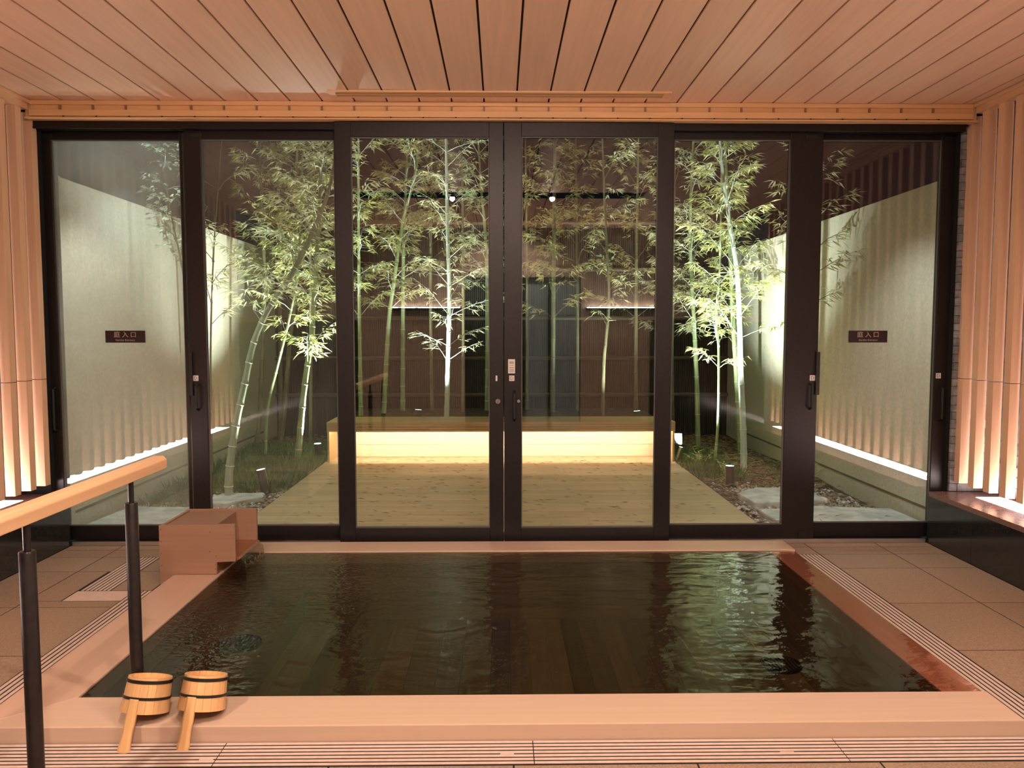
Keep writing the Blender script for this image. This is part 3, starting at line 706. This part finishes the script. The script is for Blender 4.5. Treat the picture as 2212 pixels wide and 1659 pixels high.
def blades(n, x0, x1, y0, y1, h0, h1, cl=.8):
    for i in range(n):
        x, y = rnd.uniform(x0, x1), rnd.uniform(y0, y1); a = rnd.uniform(0, 6.28); h = rnd.uniform(h0, h1); l_ = rnd.uniform(.2, .9)
        d = Vector((math.cos(a)*l_, math.sin(a)*l_, 1)); gm.leaf(Vector((x, y, -.03)), d, Vector((math.sin(a), -math.cos(a), .1)), h, .0035)
blades(6500, -2.84, -1.82, 6.45, 9.2, .06, .17); blades(1400, -2.84, -2.4, 6.0, 7.0, .05, .12)
blades(1500, 1.80, 2.3, 7.0, 8.6, .06, .16); blades(500, 2.3, 2.88, 6.6, 9.2, .03, .09)
o = obj('grass', gm, 'grass', fix=False, kind='stuff'); tag(o, 'dark green grass growing thick in the left bed and thin in the right', 'grass')
def weed(x, y, n, h, label):
    m = MB()
    for i in range(n):
        a = rnd.uniform(0, 6.28); l_ = rnd.uniform(.1, .7); tip = Vector((x+math.cos(a)*h*l_, y+math.sin(a)*h*l_, h*rnd.uniform(.5, 1)-.02))
        m.tube([(x, y, -.03), tuple((Vector((x, y, -.03))+tip)/2+Vector((0, 0, h*.12))), tuple(tip)], .0015, 3, cap=False)
        for q in range(6):
            f = .4+.12*q; p = Vector((x, y, -.03)).lerp(tip, f); b = rnd.uniform(0, 6.28)
            m.leaf(p, Vector((math.cos(b), math.sin(b), .5)), Vector((0, 0, 1)), h*.28, .006)
    o = obj('leafy_weed', m, 'leaf', fix=False); tag(o, label, 'plant')
weed(2.02, 7.75, 9, .22, 'leafy weed beside the right edge of the deck near the small sign')
weed(2.10, 7.15, 12, .16, 'low bushy weed midway along the right edge of the deck')
weed(2.84, 6.95, 8, .17, 'small green weed at the foot of the right cream wall')
weed(2.0, 6.75, 10, .12, 'low weed just behind the thick right stepping stone')

# ------------------------------------------------------------------ garden lamps
def gspot(x, y, h, lean, target, label, body='lampbody', r=.036, energy=GARDEN_SPOT, ang=75):
    t = thing('garden_spotlight', label, 'spotlight', (x, y, -.03)); lean = Vector(lean)
    a = Vector((x, y, -.02)); d = (Vector((0, 0, 1))+lean).normalized(); b = a+d*h
    obj('lamp_tube', MB().tube([a, b], r, 16, cap=False), body, t, smooth=True)
    obj('inner_cap', MB().tube([b-d*.03, b-d*.029], r*.97, 16), 'black', t)
    obj('lens', MB().tube([b-d*.002, b+d*.0005], r*.94, 16), 'lens', t)
    obj('ground_spike', MB().tube([a+Vector((.05, 0, .02)), a+Vector((.02, 0, .01)), a], .012, 6), 'black', t)
    lamp('spot_beam', 'SPOT', b+d*.01, target, energy, COOL, t, ang+30, .9, .03)
gspot(-1.955, 6.45, .225, (-.20, .0, 0), (-2.09, 6.26, .95), 'black tube spotlight leaning towards the thick left bamboo', energy=GARDEN_SPOT*.5, ang=25)
gspot(-1.905, 8.1, .20, (-.03, -.03, 0), (-2.0, 7.7, 2.2), 'upright black tube spotlight by the back of the left deck edge', energy=GARDEN_SPOT*1.6)
gspot(2.0, 6.68, .20, (.0, .06, 0), (2.28, 7.65, 1.7), 'dark tube spotlight in the right bed with one bright edge', energy=GARDEN_SPOT*1.5, ang=18)
gspot(1.80, 7.92, .19, (.32, .0, 0), (2.2, 8.2, 2.0), 'slanted silver tube spotlight beside the small grey sign', 'alu', .018, GARDEN_SPOT*1.2)
gspot(-.95, 8.42, .52, (.1, .1, 0), (-.6, 8.9, 1.7), 'tube spotlight in the raised bed lighting the pale straight bamboo', energy=GARDEN_SPOT*.8, ang=60)
gspot(1.55, 8.45, .50, (-.1, .1, 0), (.9, 9.2, 2.6), 'tube spotlight at the right end of the raised bed', energy=GARDEN_SPOT*.4, ang=80)
# eave with downlights outside the doors
ev = B('eave', -2.95, 3.0, 5.1, 5.32, 2.66, 2.74, 'void'); tag(ev, 'dark eave soffit just outside above the glass doors', 'eave')
for x, tx, e, lb in ((-2.35, -2.45, .5, 'left'), (2.35, 2.3, .5, 'right'), (-.1, 0, .45, 'middle')):
    t = thing('eave_downlight', 'small downlight under the outside eave, %s of three' % lb, 'downlight', (x, 5.2, 2.64))
    obj('lamp_ring', MB().lathe([(.03, 0), (.03, .02), (.04, .02), (.04, 0)], 16, c=(x, 5.2, 2.64)), 'black', t)
    obj('lens', MB().lathe([(.0005, 0), (.03, 0)], 16, c=(x, 5.2, 2.65)), 'lens', t)
    lamp('downlight_beam', 'SPOT', (x, 5.2, 2.63), (tx, 5.9, 0), EAVE_SPOT*e, (.95, 1, .97) if lb != 'middle' else (1, .85, .62), t, 95, .8, .03)
# little sign
t = thing('garden_notice', 'small grey sign on a stake reading no entry, at the back right of the deck', 'sign', (1.77, 7.95, 0))
B('stake', 1.760, 1.785, 7.956, 7.966, -.05, .20, 'alu', t)
p = B('sign_plate', 1.60, 1.872, 7.945, 7.955, .185, .300, 'signgrey', t, bevel=.002)
text('lettering', 'ここから先', .034, 'signtext', t, (1.735, 7.9443, .265)); text('lettering', '立入禁止', .034, 'signtext', t, (1.722, 7.9443, .230))
B('rule_line', 1.62, 1.86, 7.944, 7.945, .201, .205, 'signtext', t)

# ------------------------------------------------------------------ bamboo
def catmull(P, step):
    P = [Vector(p) for p in P]; out = []
    for i in range(len(P)-1):
        a = P[max(i-1, 0)]; b = P[i]; c = P[i+1]; d = P[min(i+2, len(P)-1)]; n = max(1, int((c-b).length/step))
        for k in range(n):
            t = k/n; out.append(.5*((2*b)+(c-a)*t+(2*a-5*b+4*c-d)*t*t+(3*b-a-3*c+d)*t**3))
    out.append(P[-1]); return out
def bamboo(pts, r, label, zb=.9, dens=1.0, cul='culm', lf='leaf', nodes=.19, bl=(.35, .75), seed=0, gap=0, name='bamboo', leafL=(.06, .115), leafW=.0075, elev=(.5, 1.1), ztop=4.1, bare=0):
    rr = random.Random(seed); path = catmull(pts, nodes/3)
    base = path[0]; t = thing(name, label, 'bamboo' if name == 'bamboo' else 'tree', tuple(base), None)
    rad = []
    cm = MB(); nm = MB(); L = len(path)
    for i, p in enumerate(path): rad.append(r*(1-.72*i/L)*(1.0 if i % 3 else 1.07))
    cm.tube(path, rad, 8); obj('culm', cm, cul, t, smooth=True, fix=False)
    bm_ = MB(); fm = MB(); up = Vector((0, 0, 1)); az = rr.uniform(0, 3)
    for i in range(0, L-1, 3):
        p = path[i]; d = (path[i+1]-p).normalized()
        rq = rad[i]
        nm.tube([p-d*.004, p, p+d*.004], [rq*1.0, rq*1.13, rq*1.0], 8, cap=False)
        if p.z < zb or p.z > ztop: continue
        az += 1.57+rr.uniform(-.6, .6)
        for sgn in (0, 1):
            if rr.random() < gap: continue
            a = az+sgn*(math.pi+rr.uniform(-.7, .7)); el = rr.uniform(*elev); bL = rr.uniform(*bl)*(1-.3*i/L)
            h = Vector((math.cos(a), math.sin(a), 0)); bd = (h*math.cos(el)+up*math.sin(el)).normalized()
            q = [p+bd*(bL*f)-up*(bL*.22*f*f)+Vector((rr.uniform(-.012, .012), rr.uniform(-.012, .012), 0)) for f in (0, .25, .5, .75, 1)]
            for pt in q:
                if pt.x < -2.88: pt.x = -2.88
                if pt.x > 2.94: pt.x = 2.94
                if pt.y < 5.2: pt.y = 5.2
                if pt.y > 10.1: pt.y = 10.1
            bm_.tube(q, [.0042, .0034, .0026, .0018, .001], 4, cap=False)
            nt_ = max(2, int(bL*24*dens))
            for k in range(nt_):
                f = (.28+.72*(k+rr.random())/nt_); j = min(3, int(f*4)); o = q[j].lerp(q[j+1], f*4-j)
                ta = a+rr.choice((-1, 1))*rr.uniform(.3, 1.3); td = (Vector((math.cos(ta), math.sin(ta), rr.uniform(-.15, .7)))).normalized(); tL = rr.uniform(.06, .20)*(1.25-f*.6)
                e = o+td*tL-up*tL*.1; bm_.tube([o, e], [.0014, .0007], 3, cap=False)
                if rr.random() < bare: continue
                for z in range(rr.choice((2, 3, 3, 4, 5))):
                    la = ta+rr.uniform(-1.1, 1.1); ld = Vector((math.cos(la), math.sin(la), rr.uniform(-.75, .35)))
                    fm.leaf(o.lerp(e, rr.uniform(.45, 1)), ld, up+Vector((rr.uniform(-.9, .9), rr.uniform(-.9, .9), 0)), rr.uniform(*leafL), leafW)
    obj('nodes', nm, 'node' if cul != 'culmdark' else 'culmdark', t, smooth=True, fix=False, kind='stuff')
    if bm_.v: obj('branches', bm_, cul if cul != 'culm' else 'culmpale', t, fix=False, kind='stuff')
    if fm.v: obj('foliage', fm, lf, t, fix=False, kind='stuff')
    return t
bamboo([(-2.2, 6.25, -.03), (-2.19, 6.25, .22), (-2.13, 6.25, .59), (-2.05, 6.25, .93), (-1.97, 6.25, 1.26), (-1.85, 6.25, 1.52), (-1.66, 6.27, 1.81), (-1.5, 6.3, 2.14), (-1.37, 6.35, 2.5), (-1.27, 6.4, 3.04)], .034, 'thick pale bamboo leaning right beside the left stepping stone', 1.3, 1.1, 'culmgrey', 'leafpale', .15, (.4, .8), 1, elev=(.6, 1.2), ztop=2.9)
bamboo([(-2.1, 8.0, -.03), (-2.04, 8, .57), (-1.98, 8, 1.0), (-1.93, 8, 1.28), (-1.9, 8, 1.71), (-1.83, 8, 2.59), (-1.79, 8, 3.51), (-1.76, 8, 4.19)], .034, 'green bamboo with low yellow-green tufts left of the upright spotlight', 1.0, 1.7, 'culm', 'leaf', .2, (.35, .65), 2)
bamboo([(-2.52, 8.3, -.03), (-2.48, 8.3, .54), (-2.37, 8.3, .98), (-2.25, 8.3, 1.43), (-2.15, 8.3, 1.91), (-2.09, 8.3, 2.64), (-2.05, 8.3, 3.59), (-2.02, 8.3, 4.29)], .017, 'very thin bamboo curving right between two thicker ones in the left bed', 1.3, 1.3, 'culm', 'leaf', .22, (.3, .6), 3)
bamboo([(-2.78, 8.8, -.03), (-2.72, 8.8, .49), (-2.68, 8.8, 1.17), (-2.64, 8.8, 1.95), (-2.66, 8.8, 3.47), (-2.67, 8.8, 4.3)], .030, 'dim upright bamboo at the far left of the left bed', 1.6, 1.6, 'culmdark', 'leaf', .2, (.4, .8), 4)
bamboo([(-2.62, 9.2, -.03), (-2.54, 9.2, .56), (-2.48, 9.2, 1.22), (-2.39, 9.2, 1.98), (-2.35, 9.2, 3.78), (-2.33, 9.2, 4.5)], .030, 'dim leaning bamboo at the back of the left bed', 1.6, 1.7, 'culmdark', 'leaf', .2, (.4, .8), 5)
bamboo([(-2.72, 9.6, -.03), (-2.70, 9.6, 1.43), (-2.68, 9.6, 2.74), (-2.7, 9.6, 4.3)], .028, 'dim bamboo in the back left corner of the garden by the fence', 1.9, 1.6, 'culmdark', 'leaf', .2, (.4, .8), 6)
bamboo([(-.62, 8.9, .36), (-.6, 8.9, .96), (-.58, 8.9, 1.75), (-.6, 8.9, 2.58), (-.61, 8.9, 3.76), (-.63, 8.9, 4.4)], .030, 'straight brightly lit bamboo with V-shaped twigs behind the bench', .95, .75, 'culmpale', 'leafpale', .16, (.4, .85), 7, elev=(.45, .95), bare=.25)
bamboo([(-1.4, 9.3, .36), (-1.33, 9.3, 1.44), (-1.27, 9.3, 1.87), (-1.15, 9.3, 2.63), (-.98, 9.3, 3.33), (-.94, 9.3, 4.4)], .030, 'dim bamboo leaning right behind the left part of the bench', 1.4, 1.6, 'culm', 'leafgold', .2, (.4, .8), 8)
bamboo([(-1.21, 9.6, .36), (-1.19, 9.6, 2.0), (-1.16, 9.6, 2.83), (-1.08, 9.6, 4.3)], .030, 'dim upright bamboo behind the leaning one, left part of the bench', 1.9, 1.8, 'culm', 'leafgold', .2, (.4, .8), 9)
bamboo([(-1.62, 9.0, .36), (-1.62, 9.0, 2.0), (-1.60, 9.0, 4.2)], .026, 'bamboo at the left end of the raised bed', 1.35, 1.8, 'culm', 'leaf', .2, (.35, .7), 10)
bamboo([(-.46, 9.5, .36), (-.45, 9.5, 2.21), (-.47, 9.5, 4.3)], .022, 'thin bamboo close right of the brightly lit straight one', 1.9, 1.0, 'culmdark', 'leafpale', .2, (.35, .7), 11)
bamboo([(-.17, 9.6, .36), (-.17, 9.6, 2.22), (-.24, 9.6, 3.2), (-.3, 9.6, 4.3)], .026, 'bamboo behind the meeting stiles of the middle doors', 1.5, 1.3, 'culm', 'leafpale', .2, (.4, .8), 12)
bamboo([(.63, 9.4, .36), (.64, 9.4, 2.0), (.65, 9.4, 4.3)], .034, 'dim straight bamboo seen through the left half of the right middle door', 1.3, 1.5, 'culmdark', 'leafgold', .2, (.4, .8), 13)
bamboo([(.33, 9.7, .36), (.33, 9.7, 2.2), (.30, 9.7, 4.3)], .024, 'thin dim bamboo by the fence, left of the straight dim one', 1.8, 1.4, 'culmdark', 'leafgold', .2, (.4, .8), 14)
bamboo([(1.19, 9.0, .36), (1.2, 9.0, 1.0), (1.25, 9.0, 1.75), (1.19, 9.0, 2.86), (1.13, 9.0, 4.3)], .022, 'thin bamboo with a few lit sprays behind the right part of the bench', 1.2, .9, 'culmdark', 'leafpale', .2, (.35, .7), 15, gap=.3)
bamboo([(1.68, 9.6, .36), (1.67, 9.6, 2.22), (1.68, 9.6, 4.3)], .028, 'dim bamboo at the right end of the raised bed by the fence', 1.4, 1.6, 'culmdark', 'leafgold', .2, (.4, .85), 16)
bamboo([(2.41, 7.6, -.03), (2.4, 7.6, .32), (2.36, 7.6, .97), (2.34, 7.6, 1.42), (2.31, 7.6, 1.87), (2.24, 7.6, 2.32), (2.15, 7.6, 2.85), (2.1, 7.6, 3.42), (2.06, 7.6, 4.0)], .034, 'tall brightly lit bamboo in the middle of the right bed', 1.15, 1.5, 'culmpale', 'leaf', .2, (.4, .85), 17)
bamboo([(2.23, 8, -.03), (2.26, 8, .47), (2.25, 8, 1.19), (2.22, 8, 1.47), (2.25, 8, 2.13), (2.24, 8, 3.52), (2.23, 8, 4.2)], .015, 'thin bowed bamboo left of the brightly lit one in the right bed', .95, 1.6, 'culm', 'leaf', .22, (.3, .6), 18, gap=.2)
bamboo([(2.69, 8.6, -.03), (2.62, 8.6, .92), (2.57, 8.6, 1.53), (2.48, 8.6, 2.94), (2.37, 8.6, 4.3)], .032, 'bamboo directly behind the brightly lit one in the right bed', 1.3, 1.6, 'culm', 'leaf', .2, (.4, .8), 19)
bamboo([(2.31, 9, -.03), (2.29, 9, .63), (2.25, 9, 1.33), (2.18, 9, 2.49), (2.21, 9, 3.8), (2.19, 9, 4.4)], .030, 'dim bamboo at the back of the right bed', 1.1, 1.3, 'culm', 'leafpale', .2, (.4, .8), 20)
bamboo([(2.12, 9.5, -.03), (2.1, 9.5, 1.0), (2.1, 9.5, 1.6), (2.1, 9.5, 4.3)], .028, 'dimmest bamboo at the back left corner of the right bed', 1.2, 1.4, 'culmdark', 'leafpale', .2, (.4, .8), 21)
bamboo([(2.68, 6.75, -.03), (2.65, 6.7, 1.01), (2.60, 6.7, 2.2), (2.52, 6.7, 3.17), (2.45, 6.7, 3.7)], .022, 'bamboo close to the right wall, half hidden by a door stile', 1.35, 1.0, 'culmdark', 'leafpale', .22, (.35, .8), 22, gap=.12, ztop=3.1)
bamboo([(-2.50, 6.35, -.03), (-2.51, 6.35, .99), (-2.54, 6.35, 1.7), (-2.64, 6.35, 2.3), (-2.74, 6.35, 3.0)], .013, 'slim small-leaved tree against the left wall behind a door stile', 1.95, 2.0, 'culmdark', 'leafround', .13, (.15, .4), 23, name='slim_tree', leafL=(.03, .05), leafW=.012, ztop=2.9)

bamboo([(-2.74, 7.35, -.03), (-2.72, 7.35, 1.2), (-2.66, 7.35, 2.2), (-2.55, 7.35, 3.3)], .013, 'thin arching bamboo close to the left cream wall', 1.35, 1.0, 'culmdark', 'leafpale', .2, (.35, .7), 24, gap=.2, ztop=3.2)
bamboo([(-2.15, 8.75, -.03), (-2.12, 8.75, 1.4), (-2.10, 8.75, 4.0)], .022, 'dim bamboo directly behind the green one with low tufts', 1.8, 1.3, 'culmdark', 'leaf', .2, (.4, .8), 25)
bamboo([(.95, 9.55, .36), (.94, 9.55, 2.0), (.90, 9.55, 4.2)], .024, 'dim bamboo by the fence between the two thin ones at the right of the bench', 1.9, 1.3, 'culmdark', 'leafgold', .2, (.4, .8), 26)
bamboo([(-.85, 9.65, .36), (-.86, 9.65, 2.0), (-.82, 9.65, 4.2)], .024, 'dim bamboo by the fence just left of the brightly lit straight one', 2.1, 1.4, 'culmdark', 'leafgold', .2, (.4, .8), 27)
